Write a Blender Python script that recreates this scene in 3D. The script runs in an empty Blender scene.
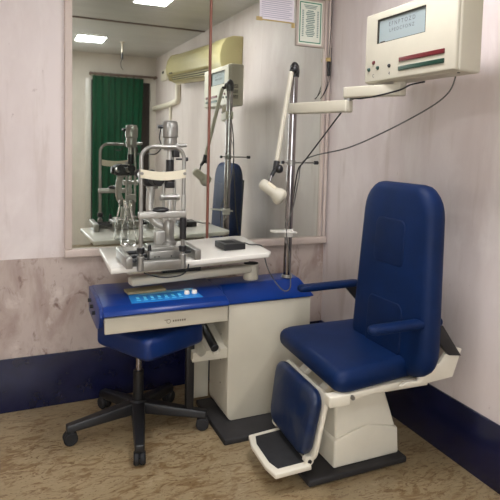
import bpy, bmesh, math, random
from mathutils import Vector, Matrix
random.seed(4)
SC = bpy.context.scene
COL = SC.collection
PI = math.pi

# ------------------------------------------------------------------ materials
def lin(c):
    return tuple(((v/255)/12.92 if v/255 <= .04045 else ((v/255+.055)/1.055)**2.4) for v in c)

def mat(name, rgb, rough=.5, metal=0., var=0., vscale=6., bump=0., bscale=200., spec=.5, coat=0., trans=0., stretch=(1, 1, 1), var_rgb=None):
    m = bpy.data.materials.new(name); m.use_nodes = True
    nt = m.node_tree; N = nt.nodes; Lk = nt.links
    b = N['Principled BSDF']
    c = lin(rgb) + (1,)
    b.inputs['Base Color'].default_value = c
    b.inputs['Roughness'].default_value = rough
    b.inputs['Metallic'].default_value = metal
    b.inputs['Specular IOR Level'].default_value = spec
    b.inputs['Coat Weight'].default_value = coat
    b.inputs['Transmission Weight'].default_value = trans
    tc = N.new('ShaderNodeTexCoord'); mp = N.new('ShaderNodeMapping')
    mp.inputs['Scale'].default_value = stretch
    Lk.new(tc.outputs['Object'], mp.inputs['Vector'])
    if var > 0 or var_rgb:
        n = N.new('ShaderNodeTexNoise'); n.inputs['Scale'].default_value = vscale
        n.inputs['Detail'].default_value = 6; n.inputs['Roughness'].default_value = .6
        Lk.new(mp.outputs['Vector'], n.inputs['Vector'])
        r = N.new('ShaderNodeValToRGB')
        d = lin(var_rgb) if var_rgb else tuple(v*(1-var) for v in c[:3])
        r.color_ramp.elements[0].color = d + (1,); r.color_ramp.elements[0].position = .3
        r.color_ramp.elements[1].color = c; r.color_ramp.elements[1].position = .62
        Lk.new(n.outputs['Fac'], r.inputs['Fac']); Lk.new(r.outputs['Color'], b.inputs['Base Color'])
    if bump > 0:
        n2 = N.new('ShaderNodeTexNoise'); n2.inputs['Scale'].default_value = bscale
        bp = N.new('ShaderNodeBump'); bp.inputs['Strength'].default_value = bump; bp.inputs['Distance'].default_value = .002
        Lk.new(mp.outputs['Vector'], n2.inputs['Vector'])
        Lk.new(n2.outputs['Fac'], bp.inputs['Height']); Lk.new(bp.outputs['Normal'], b.inputs['Normal'])
    return m

def emit(name, rgb, strength):
    m = bpy.data.materials.new(name); m.use_nodes = True
    b = m.node_tree.nodes['Principled BSDF']
    b.inputs['Base Color'].default_value = (.8, .8, .8, 1)
    b.inputs['Emission Color'].default_value = lin(rgb) + (1,)
    b.inputs['Emission Strength'].default_value = strength
    return m

def layered(name, base, layers, rough=.7, bump=0, spec=.4):
    """base colour with noise-masked layers: (rgb, scale, stretch, lo, hi, amount)"""
    m = bpy.data.materials.new(name); m.use_nodes = True
    nt = m.node_tree; N = nt.nodes; Lk = nt.links; b = N['Principled BSDF']
    b.inputs['Roughness'].default_value = rough; b.inputs['Specular IOR Level'].default_value = spec
    tc = N.new('ShaderNodeTexCoord')
    prev = N.new('ShaderNodeRGB'); prev.outputs[0].default_value = lin(base) + (1,); prev = prev.outputs[0]
    for rgb, sc, st, lo, hi, amt, dist in layers:
        mp = N.new('ShaderNodeMapping'); mp.inputs['Scale'].default_value = st
        mp.inputs['Location'].default_value = (sc*.37, sc*.11, sc*.73)
        n = N.new('ShaderNodeTexNoise'); n.inputs['Scale'].default_value = sc; n.inputs['Detail'].default_value = 8
        n.inputs['Roughness'].default_value = .62; n.inputs['Distortion'].default_value = dist
        mr = N.new('ShaderNodeMapRange'); mr.inputs['From Min'].default_value = lo; mr.inputs['From Max'].default_value = hi
        mr.inputs['To Max'].default_value = amt
        mx = N.new('ShaderNodeMix'); mx.data_type = 'RGBA'
        Lk.new(tc.outputs['Object'], mp.inputs['Vector']); Lk.new(mp.outputs['Vector'], n.inputs['Vector'])
        Lk.new(n.outputs['Fac'], mr.inputs['Value']); Lk.new(mr.outputs['Result'], mx.inputs['Factor'])
        Lk.new(prev, mx.inputs[6]); mx.inputs[7].default_value = lin(rgb) + (1,)
        prev = mx.outputs[2]
    Lk.new(prev, b.inputs['Base Color'])
    return m

M = {}
M['wall'] = layered('painted_wall', (214, 203, 199), [
    ((198, 184, 179), 2.2, (1, 1, .35), .45, .7, .8, .3),
    ((186, 170, 160), 7, (1.6, 1.6, .18), .56, .74, .6, .2),
    ((230, 223, 218), 3.1, (1, 1, .5), .52, .75, .7, .6),
    ((120, 88, 78), 24, (1, 1, .8), .69, .76, .45, .4)], .62)
M['wall_lower'] = layered('stained_wall', (186, 171, 162), [
    ((150, 128, 118), 5, (1, 1, .5), .45, .68, .9, .6),
    ((104, 76, 66), 13, (1, 1, .6), .57, .7, .85, .8),
    ((208, 196, 188), 9, (1, 1, .8), .58, .7, .7, .3)], .62)
M['wall_far'] = layered('pale_wall', (222, 216, 206), [((200, 192, 182), 2, (1, 1, .5), .45, .7, .7, .2)], .7)
M['ceiling'] = layered('ceiling_panel', (190, 188, 183), [((172, 169, 164), 1.3, (1, 4, 1), .4, .7, .8, .2)], .35)
M['dado'] = mat('navy_tile', (20, 24, 58), .25, var=.4, vscale=9)
M['floor'] = layered('marbled_vinyl', (154, 136, 104), [
    ((138, 121, 92), 2.5, (1, 1.3, 1), .4, .7, .8, .4),
    ((108, 80, 46), 7, (1, 2.2, 1), .50, .62, .7, 1.6),
    ((96, 66, 36), 10, (1, 2.6, 1), .57, .62, .7, 3.0),
    ((94, 66, 38), 24, (1, 2.0, 1), .58, .66, .6, 2.0),
    ((168, 152, 122), 17, (1, 2.0, 1), .56, .68, .6, 1.2)], .3)
M['frame_wood'] = mat('pink_painted_wood', (198, 182, 171), .5, var=.13, vscale=8, stretch=(1, 1, .3))
M['white'] = mat('cream_enamel', (226, 220, 202), .35, var=.08, vscale=5)
M['cab'] = mat('cabinet_laminate', (194, 187, 168), .45, var=.07, vscale=4)
M['top_white'] = mat('white_laminate', (220, 216, 206), .25, var=.05, vscale=5)
M['blue'] = mat('blue_plastic', (4, 48, 122), .3, var=.18, vscale=4, spec=.35)
M['navy'] = mat('blue_vinyl', (4, 32, 74), .5, spec=.2, var=.25, vscale=7, bump=.25, bscale=350)
M['navy_dark'] = mat('blue_vinyl_inset', (4, 29, 68), .52, spec=.2, var=.25, vscale=9, bump=.25, bscale=350)
M['navy_worn'] = layered('worn_blue_vinyl', (5, 31, 70), [((60, 66, 76), 8, (1, 1, .6), .46, .72, .75, .8)], .4)
M['stool_blue'] = mat('stool_vinyl', (6, 40, 96), .4, var=.2, vscale=8)
M['black'] = mat('black_plastic', (22, 22, 24), .4)
M['black_rub'] = mat('black_rubber', (30, 30, 32), .75, var=.4, vscale=30, bump=.4, bscale=250)
M['plinth'] = mat('dusty_black_board', (42, 40, 40), .7, var=.4, vscale=8)
M['chrome'] = mat('chrome', (152, 147, 148), .12, metal=1)
M['silver'] = mat('silver_paint', (150, 148, 142), .34, metal=.7, var=.1, vscale=20)
M['silver_lt'] = mat('pale_silver', (172, 170, 163), .36, metal=.5)
M['cream'] = mat('cream_plastic', (188, 182, 164), .4, var=.06, vscale=8)
M['strap'] = mat('ivory_strap', (214, 206, 182), .55)
M['ac'] = mat('yellowed_plastic', (184, 173, 124), .4, var=.1, vscale=5)
M['ac_dark'] = mat('dark_slot', (40, 36, 26), .6)
M['copper'] = mat('brown_strip', (128, 80, 66), .4, metal=.3)
M['green_cloth'] = mat('green_cloth', (6, 104, 66), .8, var=.15, vscale=10, stretch=(6, 1, .3))
M['brown'] = mat('dark_brown', (58, 46, 40), .6, var=.3, vscale=6)
M['rod'] = mat('rod_brown', (120, 100, 90), .5)
M['paper'] = mat('paper', (226, 220, 226), .8)
M['cert_paper'] = mat('cream_paper', (226, 228, 214), .8)
M['cert_green'] = mat('green_print', (44, 132, 98), .7)
M['cert_grey'] = mat('grey_print', (118, 142, 132), .8)
M['ink'] = mat('grey_ink', (90, 92, 98), .8)
M['faint_ink'] = mat('faint_ink', (176, 170, 186), .8)
M['tape'] = mat('yellowed_tape', (190, 166, 110), .5)
M['screen'] = mat('frosted_screen', (134, 145, 145), .3)
M['red'] = mat('red_switch', (92, 14, 22), .35)
M['green'] = mat('green_switch', (10, 50, 36), .35)
M['panel_blue'] = mat('panel_print', (30, 130, 206), .3, var=.1, vscale=20)
M['panel_light'] = mat('panel_light_print', (130, 190, 216), .35)
M['btn'] = mat('button_print', (110, 205, 236), .35)
M['tan'] = mat('tan_card', (150, 138, 104), .6, var=.2, vscale=12)
M['cable_grey'] = mat('grey_cable', (78, 76, 73), .5)
M['lamp_panel'] = emit('lit_diffuser', (248, 247, 252), 24)
M['window_pane'] = emit('bright_frosted_pane', (246, 250, 255), 5)  # glowing sheet of the added window, unseen source of frontal fill
M['gold'] = mat('label_print', (110, 100, 84), .4)
M['conduit'] = mat('conduit_white', (222, 214, 196), .5)
def mirror_mat():
    m = mat('silvered_glass', (224, 229, 222), .02, metal=1)
    nt = m.node_tree; N = nt.nodes; Lk = nt.links; b = N['Principled BSDF']
    out = N['Material Output']
    d = N.new('ShaderNodeBsdfDiffuse'); d.inputs['Color'].default_value = lin((196, 196, 184)) + (1,)
    tc = N.new('ShaderNodeTexCoord'); n = N.new('ShaderNodeTexNoise'); n.inputs['Scale'].default_value = 3; n.inputs['Detail'].default_value = 5
    mr = N.new('ShaderNodeMapRange'); mr.inputs['From Min'].default_value = .3; mr.inputs['From Max'].default_value = .8
    mr.inputs['To Min'].default_value = .0; mr.inputs['To Max'].default_value = .035
    mx = N.new('ShaderNodeMixShader')
    Lk.new(tc.outputs['Object'], n.inputs['Vector']); Lk.new(n.outputs['Fac'], mr.inputs['Value'])
    Lk.new(mr.outputs['Result'], mx.inputs['Fac']); Lk.new(b.outputs[0], mx.inputs[1]); Lk.new(d.outputs[0], mx.inputs[2])
    Lk.new(mx.outputs[0], out.inputs['Surface'])
    return m
M['mirror'] = mirror_mat()
def glass():
    m = mat('clear_plastic', (255, 255, 255), .03, trans=1)
    m.node_tree.nodes['Principled BSDF'].inputs['IOR'].default_value = 1.18
    return m
M['glass'] = glass()

# ------------------------------------------------------------------ mesh building
class B:
    def __init__(s): s.bm = bmesh.new()
    def _merge(s, bm, mtx=None):
        if mtx is not None: bm.transform(mtx)
        me = bpy.data.meshes.new('t'); bm.to_mesh(me); bm.free()
        s.bm.from_mesh(me); bpy.data.meshes.remove(me); return s
    def box(s, lo, hi, bev=0., seg=3, mtx=None):
        bm = bmesh.new(); bmesh.ops.create_cube(bm, size=1)
        d = [hi[i]-lo[i] for i in range(3)]; c = [(hi[i]+lo[i])/2 for i in range(3)]
        for v in bm.verts: v.co = Vector((v.co[i]*d[i]+c[i] for i in range(3)))
        if bev > 0: bmesh.ops.bevel(bm, geom=bm.edges[:], offset=min(bev, min(map(abs, d))*.49), segments=seg, profile=.5, affect='EDGES')
        return s._merge(bm, mtx)
    def hull(s, bottom, top, bev=0., seg=3, mtx=None):
        """frustum between two polygons of equal length (lists of xyz)"""
        bm = bmesh.new(); n = len(bottom)
        a = [bm.verts.new(p) for p in bottom]; b = [bm.verts.new(p) for p in top]
        bm.faces.new(a[::-1]); bm.faces.new(b)
        for i in range(n): bm.faces.new((a[i], a[(i+1) % n], b[(i+1) % n], b[i]))
        bmesh.ops.recalc_face_normals(bm, faces=bm.faces[:])
        if bev > 0: bmesh.ops.bevel(bm, geom=bm.edges[:], offset=bev, segments=seg, profile=.5, affect='EDGES')
        return s._merge(bm, mtx)
    def prism(s, poly, vec, bev=0., seg=2, mtx=None):
        v = Vector(vec)
        return s.hull([Vector(p) for p in poly], [Vector(p)+v for p in poly], bev, seg, mtx)
    def cyl(s, p0, p1, r0, r1=None, n=24, bev=0.):
        r1 = r0 if r1 is None else r1
        p0, p1 = Vector(p0), Vector(p1); ax = (p1-p0); L = ax.length
        return s.lathe([(0, 0), (r0, 0), (r1, L), (0, L)] if bev == 0 else
                       [(0, 0), (r0-bev, 0), (r0, bev), (r1, L-bev), (r1-bev, L), (0, L)], p0, ax, n)
    def lathe(s, prof, origin, axis=(0, 0, 1), n=28):
        bm = bmesh.new(); rings = []
        for r, z in prof:
            if r < 1e-6: rings.append([bm.verts.new((0, 0, z))])
            else: rings.append([bm.verts.new((r*math.cos(2*PI*i/n), r*math.sin(2*PI*i/n), z)) for i in range(n)])
        for a, b in zip(rings, rings[1:]):
            for i in range(n):
                j = (i+1) % n
                if len(a) == 1 and len(b) == 1: continue
                if len(a) == 1: bm.faces.new((a[0], b[i], b[j]))
                elif len(b) == 1: bm.faces.new((a[i], a[j], b[0]))
                else: bm.faces.new((a[i], a[j], b[j], b[i]))
        bmesh.ops.recalc_face_normals(bm, faces=bm.faces[:])
        q = Vector((0, 0, 1)).rotation_difference(Vector(axis).normalized()).to_matrix().to_4x4()
        return s._merge(bm, Matrix.Translation(Vector(origin)) @ q)
    def sphere(s, c, r, sc=(1, 1, 1)):
        bm = bmesh.new(); bmesh.ops.create_uvsphere(bm, u_segments=24, v_segments=16, radius=r)
        return s._merge(bm, Matrix.Translation(Vector(c)) @ Matrix.Diagonal((*sc, 1)))
    def tube(s, pts, r, n=10, smooth=6, flat=None):
        P = [Vector(p) for p in pts]
        if smooth and len(P) > 2:
            Q = []
            for i in range(len(P)-1):
                a, b, c, d = P[max(i-1, 0)], P[i], P[i+1], P[min(i+2, len(P)-1)]
                for k in range(smooth):
                    t = k/smooth
                    Q.append(.5*((2*b)+(c-a)*t+(2*a-5*b+4*c-d)*t*t+(3*b-a-3*c+d)*t**3))
            Q.append(P[-1]); P = Q
        bm = bmesh.new(); rings = []; T0 = (P[1]-P[0]).normalized()
        u = T0.orthogonal().normalized()
        if flat: u = Vector(flat)
        for i, p in enumerate(P):
            t = (P[min(i+1, len(P)-1)]-P[max(i-1, 0)]).normalized()
            u = (u-t*u.dot(t)).normalized(); w = t.cross(u)
            rr = r[0]+(r[1]-r[0])*i/(len(P)-1) if isinstance(r, (tuple, list)) else r
            rings.append([bm.verts.new(p+rr*(math.cos(2*PI*k/n)*u+math.sin(2*PI*k/n)*w)) for k in range(n)])
        for a, b in zip(rings, rings[1:]):
            for k in range(n): bm.faces.new((a[k], a[(k+1) % n], b[(k+1) % n], b[k]))
        bm.faces.new(rings[0][::-1]); bm.faces.new(rings[-1])
        bmesh.ops.recalc_face_normals(bm, faces=bm.faces[:])
        return s._merge(bm)
    def ribbon(s, pts, up, thick):
        """band along pts: half height vector up, thickness vector taken from tangent x up"""
        bm = bmesh.new(); P = [Vector(p) for p in pts]; up = Vector(up); rr = []
        for i, p in enumerate(P):
            t = (P[min(i+1, len(P)-1)]-P[max(i-1, 0)]).normalized(); n = t.cross(up).normalized()*thick/2
            rr.append([bm.verts.new(q) for q in (p-up-n, p-up+n, p+up+n, p+up-n)])
        for a, b in zip(rr, rr[1:]):
            for k in range(4): bm.faces.new((a[k], a[(k+1) % 4], b[(k+1) % 4], b[k]))
        bm.faces.new(rr[0][::-1]); bm.faces.new(rr[-1])
        bmesh.ops.recalc_face_normals(bm, faces=bm.faces[:])
        return s._merge(bm)
    def cushion(s, w, d, h, r, bulge=.0, mtx=None, puff=.3, taper=0.):
        """upholstered pad: x width w, y depth d, z thickness h, corner radius r; taper narrows the +y end"""
        bm = bmesh.new(); n = 7; ring2 = []
        for cx, cy, a0 in ((w/2-r, d/2-r, 0), (-w/2+r, d/2-r, PI/2), (-w/2+r, -d/2+r, PI), (w/2-r, -d/2+r, 1.5*PI)):
            for k in range(n):
                a = a0+PI/2*k/(n-1); ring2.append((cx+r*math.cos(a), cy+r*math.sin(a)))
        e = min(h*.42, r*.9); prof = []
        for k in range(5):
            a = PI/2*k/4; prof.append((e*(1-math.sin(a)), -h/2+e*(1-math.cos(a))))
        prof += [(q[0], -q[1]) for q in prof[::-1]]
        rings = []
        for ins, z in prof:
            rg = []
            for x, y in ring2:
                f = 1-2*ins/max(w, 1e-6), 1-2*ins/max(d, 1e-6)
                X, Y = x*f[0], y*f[1]; X *= 1-taper*(Y/d+.5)
                rg.append(bm.verts.new((X, Y, z)))
            rings.append(rg)
        m = len(ring2)
        for a, b in zip(rings, rings[1:]):
            for i in range(m): bm.faces.new((a[i], a[(i+1) % m], b[(i+1) % m], b[i]))
        for rg, sg in ((rings[0], -1), (rings[-1], 1)):
            prev = rg
            for f in (.82, .6, .35, .12):
                nr = [bm.verts.new((v.co.x*f, v.co.y*f, v.co.z+sg*bulge*(1-f**2))) for v in rg]
                for i in range(m): bm.faces.new((prev[i], prev[(i+1) % m], nr[(i+1) % m], nr[i]))
                prev = nr
            bm.faces.new(prev)
        bmesh.ops.recalc_face_normals(bm, faces=bm.faces[:])
        return s._merge(bm, mtx)
    def text(s, txt, size, mtx, extrude=.0004):
        cu = bpy.data.curves.new('t', 'FONT'); cu.body = txt; cu.size = size; cu.extrude = extrude
        cu.align_x = 'CENTER'; cu.align_y = 'CENTER'
        o = bpy.data.objects.new('t', cu); COL.objects.link(o)
        me = bpy.data.meshes.new_from_object(o.evaluated_get(bpy.context.evaluated_depsgraph_get()))
        bpy.data.objects.remove(o); bpy.data.curves.remove(cu)
        me.transform(mtx); s.bm.from_mesh(me); bpy.data.meshes.remove(me); return s
    def build(s, name, m, parent=None, smooth=True, origin=None):
        me = bpy.data.meshes.new(name)
        if parent is not None: org = parent['_org'] if '_org' in parent else (0, 0, 0)
        elif origin is not None: org = origin
        else:
            vs = [v.co for v in s.bm.verts]
            org = [(min(v[i] for v in vs)+max(v[i] for v in vs))/2 for i in range(2)] + [min(v[2] for v in vs)]
        org = Vector(org)
        bmesh.ops.translate(s.bm, verts=s.bm.verts[:], vec=-org)
        bmesh.ops.recalc_face_normals(s.bm, faces=s.bm.faces[:])
        s.bm.to_mesh(me); s.bm.free()
        me.materials.append(M[m] if isinstance(m, str) else m)
        if smooth:
            for p in me.polygons: p.use_smooth = True
            me.set_sharp_from_angle(angle=math.radians(38))
        o = bpy.data.objects.new(name, me); COL.objects.link(o)
        if parent is not None:
            o.parent = parent; o['_org'] = list(org)
        else:
            o.location = org; o['_org'] = list(org)
        return o

def thing(name, label, cat, loc, group=None):
    o = bpy.data.objects.new(name, None); COL.objects.link(o)
    o.empty_display_size = .05
    o.location = loc; o['_org'] = list(loc)
    return tag(o, label, cat, group)
def tag(o, label, cat, group=None):
    o['label'] = label; o['category'] = cat
    if group: o['group'] = group
    return o
def struct(o):
    o['kind'] = 'structure'; return o

# ------------------------------------------------------------------ room
XL, YF, ZC = -3.4, -5.12, 2.73
struct(B().box((XL-.1, YF-.1, -.06), (.1, .1, 0)).build('floor', 'floor', origin=(0, 0, 0)))
struct(B().box((XL-.1, YF-.1, ZC), (.1, .1, ZC+.08)).build('ceiling', 'ceiling', origin=(0, 0, 0)))
struct(B().box((XL-.1, 0, 0), (0, .1, ZC)).build('wall_back', 'wall', origin=(0, 0, 0)))
struct(B().box((0, YF-.1, 0), (.1, .1, ZC)).build('wall_right', 'wall', origin=(0, 0, 0)))
struct(B().box((XL-.1, YF-.1, 0), (XL, 0, ZC)).build('wall_left', 'wall_far', origin=(0, 0, 0)))
w = B()
w.box((XL, YF-.1, 0), (-.92, YF, ZC)).box((-.08, YF-.1, 0), (0, YF, ZC)).box((-.92, YF-.1, 2.36), (-.08, YF, ZC))
struct(w.build('wall_front', 'wall_far', origin=(0, 0, 0)))
d1 = struct(B().box((-.92, YF-.1, 0), (-.08, YF-.06, 2.36)).build('door_1', 'brown', origin=(-.5, YF, 0)))
struct(B().box((-1.0, YF, 0), (-.92, YF+.025, 2.36), .004).build('trim_1', 'top_white'))
wn = struct(thing('window_1', 'bright frosted window in the far wall', 'window', (-2.4, YF, .95)))  # added out of view to throw frontal light on chair base and cabinet
for k in ('label', 'category'): del wn[k]
WX0, WX1, WZ0, WZ1 = -3.2, -1.65, .95, 2.25
B().box((WX0, YF+.004, WZ0), (WX1, YF+.012, WZ1)).build('pane', 'window_pane', wn, smooth=False)
f = B()
f.box((WX0-.05, YF, WZ0-.05), (WX1+.05, YF+.04, WZ0), .004).box((WX0-.05, YF, WZ1), (WX1+.05, YF+.04, WZ1+.05), .004)
for x in (WX0-.05, (WX0+WX1)/2-.025, WX1): f.box((x, YF, WZ0), (x+.05, YF+.04, WZ1), .004)
f.build('window_frame', 'top_white', wn)
# stained lower stretch of the wall under the mirror, and the navy tile skirting
struct(B().box((XL, -.006, .30), (-.0065, 0, .845)).build('trim_2', 'wall_lower', origin=(0, 0, 0)))
struct(B().box((XL, -.012, 0), (-.0125, 0, .30), .003).build('baseboard_back', 'dado', origin=(0, 0, 0)))
struct(B().box((-.012, YF+.03, 0), (0, -.0005, .30), .003).build('baseboard_right', 'dado', origin=(0, 0, 0)))
# strip across the ceiling
struct(B().box((XL, -2.80, ZC-.012), (0, -2.765, ZC), .003).build('trim_3', 'rod'))
# conduit in the room corner
struct(B().cyl((-.022, -.026, .86), (-.022, -.026, ZC), .012, n=14).build('trim_4', 'frame_wood'))

# ------------------------------------------------------------------ big mirror
mr = thing('wall_mirror', 'large framed wall mirror in two panes above the blue desk, reflecting the room', 'mirror', (-.84, 0, .85))
MX0, MX1, MZ0, MZ1, JX = -1.63, -.06, .885, 2.46, -.842
B().box((MX0, -.010, MZ0), (JX, -.001, MZ1)).build('mirror_pane', 'mirror', mr, smooth=False)
B().box((JX, -.010, MZ0), (MX1, -.001, MZ1)).build('mirror_pane', 'mirror', mr, smooth=False)
B().cyl((JX, -.014, MZ0-.005), (JX, -.014, MZ1+.005), .008, n=12).build('joint_strip', 'copper', mr)
B().box((MX0-.04, -.045, .845), (-.005, 0, .888), .006).build('bottom_rail', 'frame_wood', mr)
B().box((MX0-.04, -.03, MZ1), (-.005, 0, MZ1+.04), .006).build('top_rail', 'frame_wood', mr)
B().box((MX1, -.028, .888), (-.040, 0, MZ1), .006).build('side_rail', 'frame_wood', mr)
B().box((MX0-.04, -.028, .888), (MX0, 0, MZ1), .006).build('side_rail', 'frame_wood', mr)

# certificate hung on the mirror
ce = thing('framed_certificate', 'framed printed sheet with green border hung at the top right of the mirror', 'certificate', (-.163, -.015, 2.147))
x0, x1, z0, z1, yy = -.268, -.066, 2.147, 2.452, -.012
f = B()
t = .013
f.box((x0, yy-.014, z0), (x1, yy, z0+t), .003).box((x0, yy-.014, z1-t), (x1, yy, z1), .003)
f.box((x0, yy-.014, z0+t), (x0+t, yy, z1-t), .003).box((x1-t, yy-.014, z0+t), (x1, yy, z1-t), .003)
f.build('frame', 'frame_wood', ce)
B().box((x0+t, yy-.006, z0+t), (x1-t, yy, z1-t)).build('sheet', 'cert_paper', ce)
g = B(); a, c = x0+.022, x1-.022; e, h = z0+.024, z1-.022; k = .006
g.box((a, yy-.0072, e), (c, yy-.006, e+k)).box((a, yy-.0072, h-k), (c, yy-.006, h))
g.box((a, yy-.0072, e+k), (a+k, yy-.006, h-k)).box((c-k, yy-.0072, e+k), (c, yy-.006, h-k))
g.build('printed_border', 'cert_green', ce)
g = B(); cx = (x0+x1)/2
for i in range(3):
    z = h-.02-.009*i; g.box((cx-.05+.006*i, yy-.0072, z-.0022), (cx+.05-.006*i, yy-.006, z+.0022))
for i in range(15):
    z = h-.055-.0115*i
    ww = .022+.012*abs(math.sin(i*.9))
    g.box((cx-ww, yy-.0072, z-.003), (cx+ww, yy-.006, z+.003))
    for s in (-1, 1):
        g.box((cx+s*.055-.006, yy-.0072, z-.0035), (cx+s*.055+.006, yy-.006, z+.0025))
g.build('printed_text', 'cert_grey', ce)

# taped notice sheet
no = thing('notice_sheet', 'white printed sheet taped flat to the mirror beside the framed certificate', 'paper', (-.405, -.011, 2.29))
B().box((-.525, -.0118, 2.288), (-.285, -.0102, 2.47)).build('sheet', 'paper', no)
g = B()
for i in range(13):
    z = 2.455-.0125*i; g.box((-.512, -.0124, z-.002), (-.298-.02*(i % 3 == 2), -.0118, z+.002))
g.build('printed_text', 'faint_ink', no)
B().box((-.545, -.0128, 2.277), (-.505, -.0102, 2.30)).build('tape', 'tape', no)
B().box((-.30, -.0128, 2.255), (-.277, -.0102, 2.288)).build('tape', 'tape', no)
B().box((-.505, -.0128, 2.281), (-.29, -.0102, 2.289)).build('tape', 'tape', no)

# plug on a wire beside the frame
pl = thing('hanging_plug', 'small black inline plug on a looped wire hanging beside the mirror frame', 'plug', (-.03, -.045, 1.80))
B().box((-.042, -.056, 1.965), (-.026, -.036, 2.06), .005).build('plug_body', 'black', pl)
B().tube([(-.034, -.046, 2.055), (-.03, -.04, 2.10), (-.028, -.05, 2.3), (-.03, -.05, 2.6), (-.028, -.045, ZC-.002)], .003, 8).build('wire', 'cable_grey', pl)
B().tube([(-.034, -.046, 1.97), (-.045, -.05, 1.90), (-.075, -.045, 1.83), (-.09, -.05, 1.815), (-.06, -.045, 1.85), (-.03, -.045, 1.92), (-.02, -.05, 2.0), (-.022, -.05, 2.15)], .0025, 8).build('wire_loop', 'black', pl)
B().box((-.05, -.05, 2.06), (-.02, -.03, 2.085), .003).build('tape', 'tape', pl)

# ------------------------------------------------------------------ far end seen in the mirror
cu = thing('door_curtain', 'green cloth curtain hung across the doorway on a brown rod', 'curtain', (-.5, -5.03, .06))
bm = bmesh.new(); nx, nz = 90, 14; grid = []
for j in range(nz+1):
    tz = j/nz; row = []
    for i in range(nx+1):
        u = i/nx; x = -.91+.71*u + .03*(1-tz)*math.sin(u*5) - (.05*(1-tz)*u if True else 0)
        y = -5.045+.028*math.sin(u*PI*2*8+.6*math.sin(3*tz))*(.6+.4*(1-tz))
        row.append(bm.verts.new((x, y, .06+2.345*tz)))
    grid.append(row)
for j in range(nz):
    for i in range(nx): bm.faces.new((grid[j][i], grid[j][i+1], grid[j+1][i+1], grid[j+1][i]))
bmesh.ops.solidify(bm, geom=bm.faces[:], thickness=.003)
cb = B(); cb._merge(bm); cb.build('cloth', 'green_cloth', cu)
ro = thing('curtain_rod', 'brown curtain rod on the far wall above the green curtain', 'curtain rod', (-.46, -5.045, 2.42))
B().cyl((-.945, -5.045, 2.435), (-.001, -5.045, 2.435), .016, n=14).build('rod', 'rod', ro)
for x in (-.935, -.03): B().box((x-.012, YF, 2.415), (x+.012, -5.03, 2.455), .003).build('bracket', 'rod', ro)
for i in range(7):
    x = -.88+i*.108; r = B(); r.lathe([(.024, -.004), (.030, -.004), (.030, .004), (.024, .004), (.024, -.004)], (x, -5.045, 2.428), (1, 0, 0), 18)
    r.build('ring', 'rod', cu)
sb = thing('wall_switch_box', 'small white control box high on the right wall beside the air conditioner', 'switch box', (-.02, -4.52, 2.34))
B().box((-.04, -4.66, 2.345), (0, -4.40, 2.495), .008).build('box', 'conduit', sb)
B().box((-.044, -4.58, 2.44), (-.039, -4.48, 2.475), .001).build('display', 'ac_dark', sb)
dp = B().tube([(-.03, -3.77, 2.23), (-.03, -3.77, 2.04), (-.03, -3.85, 2.02), (-.03, -4.25, 2.0), (-.03, -5.1, 1.99)], .035, 12, smooth=4).build('drain_pipe', 'conduit')
tag(dp, 'white drain pipe running along the right wall below the air conditioner', 'pipe')
dp2 = B().cyl((-.02, -4.18, 1.3), (-.02, -4.18, 1.97), .018, n=12).build('wall_conduit', 'conduit')
tag(dp2, 'thin white vertical conduit on the right wall under the drain pipe', 'pipe')
# air conditioner
ac = thing('air_conditioner', 'yellowed wall air conditioner high on the right wall, seen in the mirror', 'air conditioner', (-.12, -2.65, 2.18))
prof = [(0, 2.53), (-.10, 2.525), (-.165, 2.50), (-.205, 2.44), (-.222, 2.36), (-.215, 2.285), (-.19, 2.262), (0, 2.262)]
B().prism([(x, -3.60, z) for x, z in prof], (0, 1.64, 0), .008).build('front_panel', 'ac', ac)
prof2 = [(0, 2.54), (-.10, 2.535), (-.17, 2.508), (-.21, 2.445), (-.227, 2.36), (-.22, 2.285), (-.18, 2.20), (0, 2.19)]
B().prism([(x, -1.955, z) for x, z in prof2], (0, .33, 0), .012).build('end_cap', 'ac', ac)
B().prism([(x, -3.63, z) for x, z in prof2], (0, .03, 0), .008).build('end_cap', 'ac', ac)
B().prism([(0, -3.59, 2.262), (-.17, -3.59, 2.262), (-.14, -3.59, 2.20), (0, -3.59, 2.18)], (0, 1.63, 0)).build('outlet_body', 'ac_dark', ac)
for i in range(3):
    z = 2.248-.021*i; B().box((-.185+.012*i, -3.56, z-.004), (-.13, -1.98, z+.004), .002).build('louver', 'ac', ac)
B().prism([(-.16, -3.56, 2.19), (-.10, -3.56, 2.165), (-.08, -3.56, 2.18), (-.14, -3.56, 2.20)], (0, 1.58, 0)).build('air_flap', 'ac', ac)
B().box((-.2155, -3.52, 2.276), (-.205, -3.36, 2.295), .002).build('badge', 'ac_dark', ac)
ac.rotation_euler.x = math.radians(-2.8)
B().cyl((-.06, -3.68, 2.47), (-.06, -3.60, 2.47), .035, n=14).build('pipe_stub', 'brown', ac)
# pendant lamp holder
pd = thing('pendant_wire', 'bare hanging wire and stem dangling from the ceiling near the green curtain', 'hanging wire', (-.684, -4, 2.385))
B().cyl((-.684, -4, 2.60), (-.684, -4, ZC), .010, n=10).cyl((-.684, -4, ZC-.015), (-.684, -4, ZC), .03, n=14).build('stem', 'conduit', pd)
B().cyl((-.684, -4, 2.515), (-.684, -4, 2.60), .014, .010, 10).build('holder', 'black', pd)
B().tube([(-.684, -4, 2.52), (-.70, -4, 2.47), (-.695, -4, 2.42), (-.672, -4, 2.385)], .004, 8).build('wire', 'black', pd)
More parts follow.
